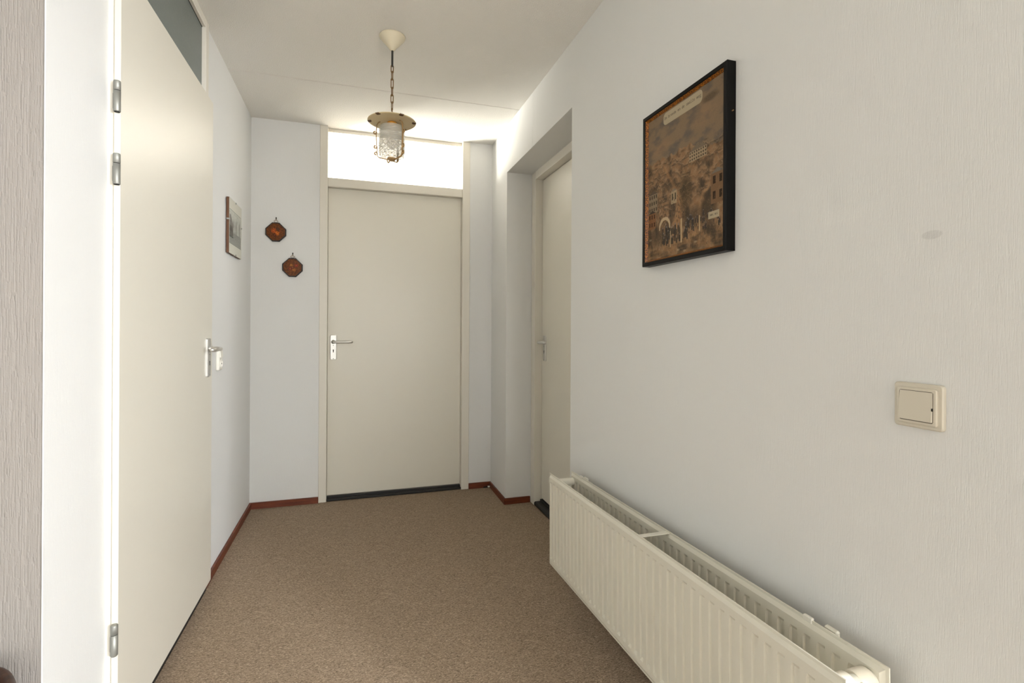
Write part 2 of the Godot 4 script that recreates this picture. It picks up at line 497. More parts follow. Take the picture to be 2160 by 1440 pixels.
# ------------------------------------------------------------------ doors
func door_left():
	var d := Node3D.new(); d.name = "door_1"; add_child(d)
	struct(d, "cream flush door with three hinges under a dark frosted transom in the left wall", "door")
	var xf := -0.6195   # front of the frame
	var xb := XL - 0.14
	var st := ST(); bx(st, V(xb, 0, 1.6085), V(xf, HC, 1.668), 0.002); obj("jamb", st, M.frame, d)
	st = ST(); bx(st, V(xb, 0, 2.48), V(xf, HC, 2.523), 0.002); obj("jamb", st, M.frame, d)
	st = ST(); bx(st, V(xb, 2.464, 1.668), V(xf - 0.0005, HC, 2.48), 0.002); obj("frame_head", st, M.frame, d)
	st = ST(); bx(st, V(xb, 2.115, 1.668), V(xf - 0.002, 2.155, 2.48), 0.002); obj("transom_rail", st, M.frame, d)
	st = ST()
	for b in [[2.155, 2.167, 1.668, 2.48], [2.462, 2.466, 1.668, 2.48]]:
		bx(st, V(-0.648, b[0], b[2]), V(-0.634, b[1], b[3]), 0.001)
	obj("glazing_bead", st, M.dark_gap, d)
	st = ST(); bx(st, V(-0.642, 2.155, 1.668), V(-0.636, 2.466, 2.48)); obj("transom_pane", st, M.frosted_dark, d).set_meta("label", "dark grey-green frosted glass pane")
	# leaf with a rebated lip that lies over the frame
	st = ST()
	bx(st, V(-0.655, 0.046, 1.676), V(-0.61, 2.140, 2.475))
	bx(st, V(-0.6185, 0.043, 1.604), V(-0.6025, 2.158, 2.530), 0.0025)
	var leaf := obj("door_leaf", st, M.door, d)
	st = ST(); bx(st, V(xb, 0, 1.66), V(-0.6175, 0.02, 2.522), 0.004); obj("threshold_or_shade", st, M.threshold_or_shade, d)  # added black strip standing for the shade under the door lip
	for y in [1.742, 1.548, 0.29]:
		var base := V(-0.6075, y, 1.597)
		st = ST()
		var at := Transform3D(Basis.IDENTITY, base + Vector3(0, 0, 0))
		lathe(st, [Vector2(0, 0.0), Vector2(0.0075, 0.0), Vector2(0.0085, 0.0015), Vector2(0.0085, 0.055), Vector2(0.0, 0.055)], 18, at)
		lathe(st, [Vector2(0, 0.057), Vector2(0.0085, 0.057), Vector2(0.0085, 0.080), Vector2(0.0075, 0.082), Vector2(0, 0.082)], 18, at)
		var hg := obj("hinge", st, M.steel, leaf)
		st = ST()
		lathe(st, [Vector2(0, 0.0545), Vector2(0.007, 0.0545), Vector2(0.007, 0.0575), Vector2(0, 0.0575)], 14, at)
		lathe(st, [Vector2(0, -0.0012), Vector2(0.0066, -0.0012), Vector2(0.0066, 0.0005), Vector2(0, 0.0005)], 14, at)
		bx(st, V(-0.6185, y + 0.008, 1.5995), V(-0.6165, y + 0.050, 1.6025), 0.0008)
		obj("hinge_gap", st, M.black, leaf)
	# lever points back towards the hinges (towards the camera), out of the door is +x
	var b := Basis(Vector3(0, 0, 1), Vector3(0, 1, 0), Vector3(1, 0, 0))
	b = Basis(Vector3(0, 0, 1), Vector3(0, 1, 0), Vector3(1, 0, 0))
	handle_set(leaf, Transform3D(b, V(-0.6025, 1.071, 2.455)))

func door_back():
	var d := Node3D.new(); d.name = "door_2"; add_child(d)
	struct(d, "cream flush door at the end of the hall under a bright wired glass transom", "door")
	var zf := ZB - 0.006
	var zb := ZB + 0.13
	var st := ST(); bx(st, V(-0.2221, 0, zf), V(-0.1725, HC, zb), 0.002); obj("jamb", st, M.frame, d)
	st = ST(); bx(st, V(0.7385, 0, zf), V(0.7924, HC, zb), 0.002); obj("jamb", st, M.frame, d)
	st = ST(); bx(st, V(-0.1725, 2.101, ZB + 0.004), V(0.7385, 2.161, zb), 0.003); obj("transom_rail", st, M.frame, d)
	st = ST(); bx(st, V(-0.1725, 2.4765, ZB + 0.037), V(0.7385, HC, zb), 0.002); obj("frame_head", st, M.frame, d)
	var mi := MeshInstance3D.new()
	mi.name = "transom_pane"
	mi.mesh = picture_quad(V(-0.1725, 2.478, ZB + 0.042), V(0.7385, 2.478, ZB + 0.042), V(0.7385, 2.16, ZB + 0.042), V(-0.1725, 2.16, ZB + 0.042))
	mi.material_override = M.bright_pane
	d.add_child(mi); mi.set_meta("label", "bright wired glass pane letting in daylight")
	st = ST()
	for k in 45: bx(st, V(-0.1725 + 0.02 * (k + 0.6), 2.16, ZB + 0.027), V(-0.1725 + 0.02 * (k + 0.6) + 0.0018, 2.478, ZB + 0.0278))
	for k in 15: bx(st, V(-0.1725, 2.16 + 0.02 * (k + 0.8), ZB + 0.0272), V(0.7385, 2.16 + 0.02 * (k + 0.8) + 0.0018, ZB + 0.028))
	var wires := obj("wire_mesh", st, mat(Color(0.72, 0.73, 0.75), 0.6), mi)
	wires.set_meta("kind", "stuff")
	st = ST(); bx(st, V(-0.1715, 0.031, ZB + 0.04), V(0.7375, 2.100, ZB + 0.08), 0.002)
	var leaf := obj("door_leaf", st, M.door, d)
	st = ST(); bx(st, V(-0.1725, 0, ZB + 0.002), V(0.7385, 0.016, ZB + 0.1), 0.004); bx(st, V(-0.1725, 0, ZB + 0.034), V(0.7385, 0.027, ZB + 0.1), 0.003)
	obj("threshold_or_shade", st, M.threshold_or_shade, d)
	handle_set(leaf, Transform3D(Basis.IDENTITY, V(-0.1337, 1.064, ZB + 0.04)))

func door_right():
	var d := Node3D.new(); d.name = "door_3"; add_child(d)
	struct(d, "cream flush door set deep in the recess of the right wall", "door")
	var xf := 1.132
	var xb := 1.29
	var st := ST(); bx(st, V(xf, 0, 3.110), V(xb, 2.1917, 3.176), 0.002); obj("jamb", st, M.frame, d)
	st = ST(); bx(st, V(xf, 0, 2.150), V(xb, 2.1917, 2.216), 0.002); obj("jamb", st, M.frame, d)
	st = ST(); bx(st, V(xf, 2.142, 2.216), V(xb, 2.2, 3.110), 0.002); obj("frame_head", st, M.frame, d)
	st = ST(); bx(st, V(1.184, 0.044, 2.219), V(1.224, 2.139, 3.1075), 0.002)
	var leaf := obj("door_leaf", st, M.door, d)
	st = ST(); bx(st, V(1.133, 0, 2.216), V(1.29, 0.026, 3.110), 0.006); bx(st, V(1.176, 0.0, 2.216), V(1.29, 0.036, 3.110), 0.001)
	obj("threshold_or_shade", st, M.threshold_or_shade, d)
	# out of the door is -x, lever runs towards the camera (+z)
	handle_set(leaf, Transform3D(Basis(Vector3(0, 0, 1), Vector3(0, 1, 0), Vector3(-1, 0, 0)), V(1.184, 1.071, 3.05)))

func build_windows():
	var w := Node3D.new(); w.name = "window_1"; add_child(w)
	struct(w, "tall window of the room behind the camera, outside the photo", "window")
	var st := ST()
	for y in [0.83, 2.31]: bx(st, V(3.0, y, -3.56), V(3.08, y + 0.06, -2.64), 0.003)
	for z in [-3.56, -3.13, -2.70]: bx(st, V(3.0, 0.89, z), V(3.08, 2.31, z + 0.06), 0.003)
	obj("window_frame", st, M.frame, w)
	var m := mat(Color(0.9, 0.93, 0.97), 0.4)
	m.emission_enabled = true; m.emission = Color(0.95, 0.97, 1.0); m.emission_energy_multiplier = 1.5
	st = ST(); bx(st, V(3.05, 0.85, -3.54), V(3.056, 2.35, -2.66)); obj("pane", st, m, w)
	w = Node3D.new(); w.name = "window_2"; add_child(w)  # added glowing window, unseen, fills the far end of the hall
	struct(w, "added wide window behind the camera, unseen, made to fill the hall with light", "window")
	st = ST()
	for y in [0.7, 2.14]: bx(st, V(0.3, y, -3.78), V(2.5, y + 0.06, -3.7), 0.003)
	for x in [0.3, 1.37, 2.44]: bx(st, V(x, 0.76, -3.78), V(x + 0.06, 2.14, -3.7), 0.003)
	obj("window_frame", st, M.frame, w)
	st = ST(); bx(st, V(0.32, 0.72, -3.75), V(2.48, 2.18, -3.744)); obj("pane", st, m, w)
	w = Node3D.new(); w.name = "window_3"; add_child(w)
	struct(w, "square window of the room behind the far door, hidden in the photo", "window")
	st = ST()
	for y in [0.99, 2.15]: bx(st, V(-1.6, y, 4.39), V(-1.56, y + 0.06, 5.61), 0.003)
	for z in [4.39, 5.55]: bx(st, V(-1.6, 1.05, z), V(-1.56, 2.15, z + 0.06), 0.003)
	obj("window_frame", st, M.frame, w)
	st = ST(); bx(st, V(-1.598, 1.0, 4.4), V(-1.592, 2.2, 5.6)); obj("pane", st, m, w)

# ------------------------------------------------------------------ radiator
func radiator():
	var L := 1.362; var H := 0.385
	var r := thing("radiator", "cream double panel radiator mounted low on the right wall", "radiator", V(0, 0.163, 2.0))
	r.rotation.x = -0.0195
	for which in 2:
		var cx: float = [0.8035, 0.9045][which]
		var st := ST()
		rad_panel(st, cx, L, H)
		obj("front_panel" if which == 0 else "back_panel", st, M.radiator, r)
	var st: SurfaceTool
	for z in [0.030, L - 0.030]:
		for y in [0.035, H - 0.037]:
			st = ST()
			tube(st, [Vector3(0.809, y, z), Vector3(0.899, y, z)], 0.0165, 18)
			obj("connection_tube", st, M.radiator, r)
	for y in [H - 0.037, 0.035]:
		for x in [0.818, 0.864]:
			st = ST()
			tube(st, [Vector3(x - 0.003, y, L - 0.034), Vector3(x, y, L - 0.034), Vector3(x + 0.028, y, L - 0.034), Vector3(x + 0.031, y, L - 0.034)], [0.0185, 0.0205, 0.0205, 0.0185], 24)
			obj("pipe_collar", st, M.plug, r)
		st = ST()
		tube(st, [Vector3(0.855, y, L - 0.04), Vector3(0.855, y, L - 0.004)], 0.0125, 6, false, 1.0, false)
		obj("vent_plug", st, M.plug, r)
	# strap between the panels
	st = ST(); bx(st, Vector3(0.803, H - 0.006, 0.695), Vector3(0.908, H - 0.0035, 0.715), 0.001)
	obj("spacer_strap", st, M.radiator, r)
	for z in [0.085, 1.205]:   # wall brackets with their hooks
		st = ST()
		bx(st, Vector3(0.914, 0.04, z - 0.015), Vector3(XR - 0.0005, H - 0.03, z + 0.015), 0.002)
		bx(st, Vector3(0.911, H - 0.04, z + 0.02), Vector3(0.922, H + 0.002, z + 0.05), 0.003)
		bx(st, Vector3(0.911, H - 0.06, z + 0.005), Vector3(0.922, H - 0.035, z + 0.04), 0.003)
		obj("wall_bracket", st, M.radiator, r)
	for z in [0.10, 1.195]:
		st = ST(); bx(st, Vector3(0.9015, H - 0.008, z - 0.011), Vector3(0.9095, H + 0.004, z + 0.011), 0.0015)
		obj("clip", st, M.white_plastic, r)

func rad_panel(st: SurfaceTool, cx: float, L: float, H: float):
	var pitch := 0.03333
	var zs := [0.0, 0.006, 0.014]
	var z0 := 0.0145
	var deep := {}
	for i in 40:
		var b := z0 + i * pitch
		for k in [[0.0, 0.0], [0.0024, 1.0], [0.0166, 1.0], [0.019, 0.0]]:
			zs.append(b + 0.006 + k[0]); deep[zs.size() - 1] = k[1]
	zs.append(L - 0.014); zs.append(L - 0.006); zs.append(L)
	var ys := [0.0, 0.006, 0.015, 0.032, 0.040, H - 0.040, H - 0.032, H - 0.015, H - 0.006, H]
	var fl := [0.0, 0.0, 0.0, 0.0, 1.0, 1.0, 0.0, 0.0, 0.0, 0.0]
	var th := func(i: int, j: int) -> float:
		var e: float = minf(minf(zs[i], L - zs[i]), minf(ys[j], H - ys[j]))
		var t := 0.0015
		if e > 0.0065: t = lerpf(0.0015, 0.0065, clampf((e - 0.006) / 0.008, 0, 1))
		if deep.has(i): t -= 0.0052 * deep[i] * fl[j]
		return t
	for s: float in [-1.0, 1.0]:
		for i in zs.size() - 1:
			for j in ys.size() - 1:
				var p := []
				for k in [[i, j], [i + 1, j], [i + 1, j + 1], [i, j + 1]]:
					p.append(Vector3(cx + s * th.call(k[0], k[1]), ys[k[1]], zs[k[0]]))
				quad(st, p[0], p[1], p[2], p[3], Vector3(s, 0, 0))
	for s in 2:
		var y: float = H * s
		quad(st, Vector3(cx - 0.0015, y, 0), Vector3(cx + 0.0015, y, 0), Vector3(cx + 0.0015, y, L), Vector3(cx - 0.0015, y, L), Vector3(0, s * 2 - 1, 0))
		var z: float = L * s
		quad(st, Vector3(cx - 0.0015, 0, z), Vector3(cx + 0.0015, 0, z), Vector3(cx + 0.0015, H, z), Vector3(cx - 0.0015, H, z), Vector3(0, 0, s * 2 - 1))

# ------------------------------------------------------------------ pendant lantern
func lantern():
	var c := Vector3(0.16, 0, -2.365)
	var t := thing("pendant_lantern", "cream metal pendant lantern with a cut glass cylinder hanging from the ceiling", "lamp", c + Vector3(0, HC, 0))
	var o := Vector3(0, -HC, 0)   # parts are given in room heights
	var at := func(y: float) -> Transform3D: return Transform3D(Basis.IDENTITY, o + Vector3(0, y, 0))
	var st := ST()
	lathe(st, [Vector2(0.0, 2.434), Vector2(0.009, 2.434), Vector2(0.011, 2.438), Vector2(0.0575, 2.492), Vector2(0.0585, 2.4985), Vector2(0, 2.4995)], 40, at.call(0.0))
	obj("ceiling_rose", st, M.rose, t)
	st = ST()
	tube(st, [o + Vector3(0, 2.436, 0), o + Vector3(0, 2.362, 0)], 0.0048, 12)
	obj("stem", st, M.stem, t)
	# chain
	var y := 2.368
	var k := 0
	for len_ in [0.034, 0.040, 0.046, 0.040, 0.040, 0.040]:
		var pts := []
		var hw := 0.0058; var hl: float = len_ * 0.5 - hw
		for i in 16:
			var a := TAU * i / 16.0
			var p := Vector2(cos(a) * hw, sin(a) * hw + (hl if sin(a) >= 0 else -hl))
			var mid: float = y - len_ * 0.5
			pts.append(o + (Vector3(p.x, mid + p.y, 0) if k % 2 == 0 else Vector3(0, mid + p.y, p.x)).rotated(Vector3.UP, 0.4))
		st = ST(); tube(st, pts, 0.0021, 8, true)
		obj("chain_link", st, M.chain, t)
		y -= len_ - 0.0065
		k += 1
	st = ST()
	lathe(st, [Vector2(0.0, 2.118), Vector2(0.012, 2.12), Vector2(0.010, 2.128), Vector2(0.003, 2.134), Vector2(0.003, y + 0.004), Vector2(0, y + 0.0045)], 16, at.call(0.0))
	obj("top_knob", st, M.chain, t)
	# hat-shaped disc
	st = ST()
	lathe(st, [Vector2(0.0, 2.106), Vector2(0.05, 2.1075), Vector2(0.095, 2.1085), Vector2(0.106, 2.1065), Vector2(0.1085, 2.1085), Vector2(0.106, 2.1105), Vector2(0.095, 2.1115), Vector2(0.03, 2.119), Vector2(0.0, 2.1205)], 64, at.call(0.0))
	var disc := obj("shade_disc", st, M.cream_metal, t)
	# worn, hammered patches along the rim
	var rng := RandomNumberGenerator.new(); rng.seed = 3
	for i in 6:
		st = ST()
		var a0 := TAU * i / 6.0 + 0.18
		var r0 := []; var r1 := []
		for q in 12:
			var w := 0.006 + 0.0045 * absf(cos(TAU * q / 12.0)) + rng.randf_range(-0.001, 0.001)
			var a := a0 + sin(TAU * q / 12.0) * w / 0.1 * 1.5
			var rr := minf(0.1012 + cos(TAU * q / 12.0) * w, 0.1078)
			r0.append(o + Vector3(cos(a) * rr, 2.1062, sin(a) * rr)); r1.append(o + Vector3(cos(a) * rr, 2.1092, sin(a) * rr))
		loft(st, [r0, r1])
		for q in 3:
			var a := a0 + (q - 1) * 0.06
			var p := o + Vector3(cos(a) * 0.1072, 2.1085, sin(a) * 0.1072)
			tube(st, [p + Vector3(cos(a), 0, sin(a)) * -0.004, p + Vector3(cos(a), 0, sin(a)) * 0.0015], rng.randf_range(0.0018, 0.0028), 7)
		obj("worn_patch", st, M.worn, disc)
	st = ST()
	lathe(st, [Vector2(0, 2.062), Vector2(0.017, 2.062), Vector2(0.019, 2.066), Vector2(0.019, 2.092), Vector2(0.022, 2.094), Vector2(0.022, 2.105), Vector2(0, 2.106)], 24, at.call(0.0))
	obj("bulb_socket", st, M.socket, t)
	st = ST()
	var bp := []
	for i in 15:
		var a := -PI / 2 + PI * 0.86 * i / 14.0
		bp.append(Vector2(cos(a) * 0.024, 2.014 + sin(a) * 0.03))
	bp.append(Vector2(0.012, 2.062))
	lathe(st, bp, 24, at.call(0.0))
	obj("bulb", st, M.bulb, t)
	# cut glass cylinder: rings above, diamond cuts below
	st = ST(); cut_glass(st, o)
	obj("glass_cylinder", st, M.cut_glass, t).set_meta("label", "clear cut glass cylinder with rings and diamonds")
	st = ST()
	for ri in 13:
		var yy := 2.018 + 0.0052 * ri
		var pts := []
		for q in 32: pts.append(o + Vector3(cos(TAU * q / 32) * 0.0568, yy, sin(TAU * q / 32) * 0.0568))
		tube(st, pts, 0.0006, 4, true)
	for di in 12:
		for sg: float in [-1.0, 1.0]:
			for off in 2:
				var pts := []
				for q in 9:
					var a := TAU * di / 12.0 + sg * (q / 8.0 - 0.5) * 1.05 + off * 0.07
					pts.append(o + Vector3(cos(a) * 0.0578, 1.962 + 0.05 * q / 8.0, sin(a) * 0.0578))
				tube(st, pts, 0.0006, 4)
	obj("cut_pattern", st, M.cut_line, t).set_meta("kind", "stuff")
	# cage straps with scrolls
	for i in 3:
		var an: float = deg_to_rad([-40.0, 96.0, 208.0][i])
		var dir := Vector3(-sin(an), 0, cos(an))   # +z is towards the camera
		var P := func(rad: float, yy: float) -> Vector3: return o + dir * rad + Vector3(0, yy, 0)
		st = ST()
		tube(st, [P.call(0.052, 2.1045), P.call(0.060, 2.100), P.call(0.066, 2.09), P.call(0.0695, 2.06), P.call(0.0685, 2.02), P.call(0.066, 1.985), P.call(0.066, 1.960), P.call(0.064, 1.948), P.call(0.056, 1.941), P.call(0.03, 1.936), P.call(0.004, 1.934)], 0.0052, 10, false, 0.42, true, dir.cross(Vector3.UP))
		var strap := obj("cage_strap", st, M.brass, t)
		for s in [[0.071, 2.06, 1.0], [0.069, 1.995, 1.0], [0.067, 1.952, -1.0]]:
			st = ST()
			var pts := []
			for q in 14:
				var a := q / 13.0 * 5.2
				var rr := 0.0095 - 0.0055 * q / 13.0
				pts.append(P.call(s[0] + 0.002 + rr * sin(a) * 0.9, s[1] + s[2] * rr * (cos(a) - 1.0)))
			tube(st, pts, 0.0032, 8)
			obj("scroll", st, M.brass, strap)
	st = ST()
	lathe(st, [Vector2(0, 1.928), Vector2(0.012, 1.93), Vector2(0.018, 1.936), Vector2(0.02, 1.942), Vector2(0.0, 1.946)], 24, at.call(0.0))
	obj("bottom_boss", st, M.brass, t)
	st = ST()
	var hook := []
	for q in 18:
		var a := q / 17.0 * 5.4
		var rr := 0.0135 - 0.0075 * q / 17.0
		hook.append(o + Vector3(-0.016 - rr * 0.9 * sin(a) * 0.6, 1.930 + rr * (cos(a) - 1.0) * 1.0, 0.028 + rr * sin(a) * 0.6))
	hook.push_front(o + Vector3(-0.006, 1.934, 0.012)); hook.push_front(o + Vector3(0.0, 1.936, 0.0))
	tube(st, hook, 0.0028, 8)
	obj("tail_scroll", st, M.brass, t)

func cut_glass(st: SurfaceTool, o: Vector3):
	var segs := 96; var rows := 66
	var y0 := 1.952; var y1 := 2.084
	var P := func(i: int, j: int, inner: bool) -> Vector3:
		var a := TAU * i / segs
		var v := j / float(rows)
		var y := lerpf(y0, y1, v)
		var r := lerpf(0.0575, 0.0545, v)
		if inner:
			r -= 0.0042
		elif v > 0.46:
			r += 0.0009 * sin(v * 150.0)
		elif v > 0.06:
			var d := minf(absf(fposmod(a / TAU * 16.0 + v * 9.0, 1.0) - 0.5), absf(fposmod(a / TAU * 16.0 - v * 9.0, 1.0) - 0.5))
			r -= 0.0022 * clampf(1.0 - d / 0.16, 0, 1)
		return o + Vector3(cos(a) * r, y, sin(a) * r)
	st.set_smooth_group(1)
	for i in segs:
		for j in rows:
			var n := Vector3(cos(TAU * (i + 0.5) / segs), 0, sin(TAU * (i + 0.5) / segs))
			quad(st, P.call(i, j, false), P.call(i + 1, j, false), P.call(i + 1, j + 1, false), P.call(i, j + 1, false), n)
			if j % 6 == 0:
				quad(st, P.call(i, j, true), P.call(i + 1, j, true), P.call(i + 1, j + 6, true), P.call(i, j + 6, true), -n)
	st.set_smooth_group(-1)
	for i in segs:
		quad(st, P.call(i, rows, false), P.call(i + 1, rows, false), P.call(i + 1, rows, true), P.call(i, rows, true), Vector3.UP)
		tri(st, P.call(i, 0, false), P.call(i + 1, 0, false), o + Vector3(0, y0 - 0.004, 0), Vector3.DOWN)

# ------------------------------------------------------------------ pictures and plaques
func line(im: Image, a: Vector2, b: Vector2, c: Color, w := 1):
	var n := int(maxf(absf(b.x - a.x), absf(b.y - a.y))) + 1
	for i in n + 1:
		var p := a.lerp(b, i / float(n))
		im.fill_rect(Rect2i(int(p.x), int(p.y), w, w), c)

func blob(im: Image, c: Vector2, rx: float, ry: float, col: Color, rng: RandomNumberGenerator, soft := 0.6, texture := 0.12):
	for y in range(maxi(0, int(c.y - ry)), mini(im.get_height(), int(c.y + ry) + 1)):
		for x in range(maxi(0, int(c.x - rx)), mini(im.get_width(), int(c.x + rx) + 1)):
			var d := Vector2((x - c.x) / rx, (y - c.y) / ry).length()
			if d < 1.0:
				var k := clampf((1.0 - d) / soft, 0, 1) * clampf(0.8 + rng.randfn(0, texture * 2), 0, 1)
				im.set_pixel(x, y, im.get_pixel(x, y).lerp(col, k * col.a))

func figure(im: Image, p: Vector2, h: float, col: Color):
	im.fill_rect(Rect2i(int(p.x - h * 0.14), int(p.y - h * 0.78), int(maxf(2, h * 0.3)), int(h * 0.78)), col)
	im.fill_rect(Rect2i(int(p.x - h * 0.07), int(p.y - h), int(maxf(1, h * 0.16)), int(maxf(1, h * 0.2))), col.lightened(0.25))

func house(im: Image, r: Rect2i, wall: Color, roof: Color, rows: int, cols: int):
	im.fill_rect(r, wall)
	for i in r.size.x / 2:
		im.fill_rect(Rect2i(r.position.x + i, r.position.y - i / 2, r.size.x - 2 * i, 1), roof)
	for j in rows:
		for i in cols:
			im.fill_rect(Rect2i(r.position.x + int(r.size.x * (i + 0.3) / cols), r.position.y + int(r.size.y * (j + 0.2) / rows), int(r.size.x * 0.4 / cols) + 1, int(r.size.y * 0.5 / rows) + 1), wall.darkened(0.55))

func hillside_print() -> ImageTexture:   # an invented sepia engraving: a hillside village under clouds
	var w := 560; var h := 712
	var im := Image.create(w, h, false, Image.FORMAT_RGB8)
	var rng := RandomNumberGenerator.new(); rng.seed = 77
	var n1 := noise(5, 0.008, 5); var n2 := noise(6, 0.03, 4); var n3 := noise(7, 0.25, 2)
	var paper := Color(0.62, 0.50, 0.375); var ink := Color(0.215, 0.19, 0.165); var warm := Color(0.565, 0.43, 0.305)
	var sky_c := Color(0.53, 0.445, 0.35)
	for y in h:
		for x in w:
			var ridge := 225.0 - 60.0 * smoothstep(0.45, 1.0, x / float(w)) * sin(x * 0.01) + n1.get_noise_1d(x * 2.0) * 26.0
			var c: Color
			if y < ridge:
				c = sky_c.lerp(ink.lightened(0.2), clampf(n1.get_noise_2d(x, y * 1.8) * 1.3 + 0.08, 0, 0.7))
			else:
				var dep := (y - ridge) / (h - ridge)
				c = warm.lerp(paper, clampf(n2.get_noise_2d(x, y) + 0.4, 0, 1))
				c = c.lerp(ink, clampf(n1.get_noise_2d(x * 1.6 + 300, y * 1.2) * 1.2 + 0.25 * dep - 0.02, 0, 0.75))
			c = c.lerp(ink, clampf(absf(n3.get_noise_2d(x, y * 2.0)) * 0.35, 0, 0.3))
			im.set_pixel(x, y, c)
	# ridges: a pale crest over a shaded slope
	for k in 7:
		var by := 262.0 + k * 34.0
		for x in w:
			var yy := int(by + n1.get_noise_2d(x * 1.2, k * 90.0) * 46.0)
			for q in 26:
				var c := paper.lightened(0.06) if q < 5 else ink
				var al := 0.28 if q < 5 else 0.42 * (1.0 - (q - 5) / 21.0) * clampf(0.6 + n2.get_noise_2d(x, yy + q), 0, 1)
				if yy + q < h: im.set_pixel(x, yy + q, im.get_pixel(x, yy + q).lerp(c, al))
	# hills and woods
	for i in 110:
		var p := Vector2(rng.randf() * w, rng.randf_range(235, 470))
		blob(im, p, rng.randf_range(10, 34), rng.randf_range(3, 9), Color(ink.r, ink.g, ink.b, 0.5), rng, 0.7, 0.25)
	blob(im, Vector2(300, 440), 62, 120, Color(0.25, 0.21, 0.15, 0.85), rng, 0.8, 0.25)
	blob(im, Vector2(390, 560), 150, 62, Color(0.26, 0.22, 0.18, 0.9), rng, 0.6, 0.2)
	blob(im, Vector2(470, 520), 60, 90, Color(0.24, 0.21, 0.17, 0.8), rng, 0.7, 0.2)
	blob(im, Vector2(80, 600), 110, 70, Color(0.27, 0.23, 0.19, 0.8), rng, 0.7, 0.2)
	# paths
	for i in 60:
		var t := i / 59.0
		blob(im, Vector2(190 + 70 * sin(t * 4.0), 650 - 390 * t), 52 * (1.1 - t), 13, Color(0.63, 0.47, 0.32, 0.5), rng, 0.9, 0.1)
		blob(im, Vector2(360 + 120 * t, 640 - 260 * t + 30 * sin(t * 9.0)), 36 * (1.1 - t), 9, Color(0.62, 0.48, 0.34, 0.5), rng, 0.9, 0.1)
	# buildings
	house(im, Rect2i(6, 380, 76, 96), Color(0.52, 0.45, 0.36), Color(0.36, 0.31, 0.26), 3, 4)
	house(im, Rect2i(4, 476, 62, 80), Color(0.50, 0.35, 0.24), Color(0.27, 0.23, 0.2), 2, 3)
	house(im, Rect2i(330, 262, 120, 46), Color(0.62, 0.54, 0.43), Color(0.46, 0.4, 0.33), 3, 8)
	house(im, Rect2i(478, 400, 80, 130), Color(0.47, 0.36, 0.26), Color(0.45, 0.41, 0.36), 2, 2)
	house(im, Rect2i(196, 404, 44, 62), Color(0.62, 0.54, 0.42), Color(0.5, 0.44, 0.36), 1, 2)
	# cloud tower of the sky and a light haze
	blob(im, Vector2(430, 120), 130, 70, Color(0.58, 0.46, 0.34, 0.6), rng, 0.9, 0.05)
	blob(im, Vector2(110, 170), 120, 50, Color(0.6, 0.46, 0.33, 0.5), rng, 0.9, 0.05)
	blob(im, Vector2(470, 66), 62, 20, Color(0.3, 0.26, 0.21, 0.8), rng, 0.5, 0.2)
	# people, trees in rows, fence posts
	for i in 170:
		var p := Vector2(rng.randf_range(90, 300), rng.randf_range(320, 560))
		figure(im, p, 6.0 + (p.y - 300) * 0.035, ink.lerp(Color(0.5, 0.4, 0.3), rng.randf() * 0.5))
	for i in 60:
		var p := Vector2(rng.randf_range(120, 360), rng.randf_range(590, 660))
		figure(im, p, rng.randf_range(26, 44), Color(0.22, 0.2, 0.185).lerp(Color(0.42, 0.34, 0.26), rng.randf() * 0.6))
	for i in 40:
		figure(im, Vector2(rng.randf_range(330, 540), rng.randf_range(560, 630)), rng.randf_range(14, 30), Color(0.25, 0.22, 0.2))
	for i in 1500:
		var p := Vector2(rng.randf() * w, rng.randf_range(240, h - 10))
		line(im, p, p + Vector2(rng.randf_range(-5, 5), rng.randf_range(-10, 3)), ink.lerp(paper, rng.randf()))
	for i in 500:
		var p := Vector2(rng.randf() * w, rng.randf_range(600, h - 6))
		line(im, p, p + Vector2(rng.randf_range(-3, 3), rng.randf_range(-12, -3)), Color(0.27, 0.25, 0.19))
	# foreground ground, pale stones
	for i in 60:
		blob(im, Vector2(rng.randf() * w, rng.randf_range(655, 708)), rng.randf_range(20, 60), rng.randf_range(4, 10), Color(0.58, 0.45, 0.31, 0.5), rng, 0.9, 0.1)
	for k in [[378, 672], [252, 690], [300, 700], [20, 610]]:
		blob(im, Vector2(k[0], k[1]), 15, 7, Color(0.70, 0.61, 0.48, 0.8), rng, 0.7, 0.2)
	# pale boards and posts
	for k in [[270, 548, 10, 112], [188, 590, 5, 80], [402, 560, 6, 70]]:
		im.fill_rect(Rect2i(k[0], k[1], k[2], k[3]), Color(0.72, 0.62, 0.47))
	for i in 60:
		var a := PI + PI * i / 59.0
		im.fill_rect(Rect2i(int(140 + cos(a) * 42), int(560 + sin(a) * 44), 8, 15), Color(0.72, 0.63, 0.5))
	return ImageTexture.create_from_image(im)

func tortoise() -> ImageTexture:
	var im := Image.create(256, 256, false, Image.FORMAT_RGB8)
	var a := noise(31, 0.05, 3); var b := noise(32, 0.12, 2)
	for y in 256:
		for x in 256:
			var c := Color(0.50, 0.27, 0.03).lerp(Color(0.74, 0.45, 0.07), 0.5 + a.get_noise_2d(x, y))
			if b.get_noise_2d(x, y) > 0.14: c = Color(0.07, 0.03, 0.01)
			im.set_pixel(x, y, c)
	return ImageTexture.create_from_image(im)

func frame_ring(st: SurfaceTool, x: float, y0: float, y1: float, z0: float, z1: float) -> Array:
	return [V(x, y0, z0), V(x, y0, z1), V(x, y1, z1), V(x, y1, z0)]

func ring_strip(st: SurfaceTool, rings: Array, n_of: Callable):
	for i in rings.size() - 1:
		for k in 4:
			var l := (k + 1) % 4
			var a: Vector3 = rings[i][k]; var b: Vector3 = rings[i][l]; var c: Vector3 = rings[i + 1][l]; var d: Vector3 = rings[i + 1][k]
			quad(st, a, b, c, d, n_of.call(i, k))

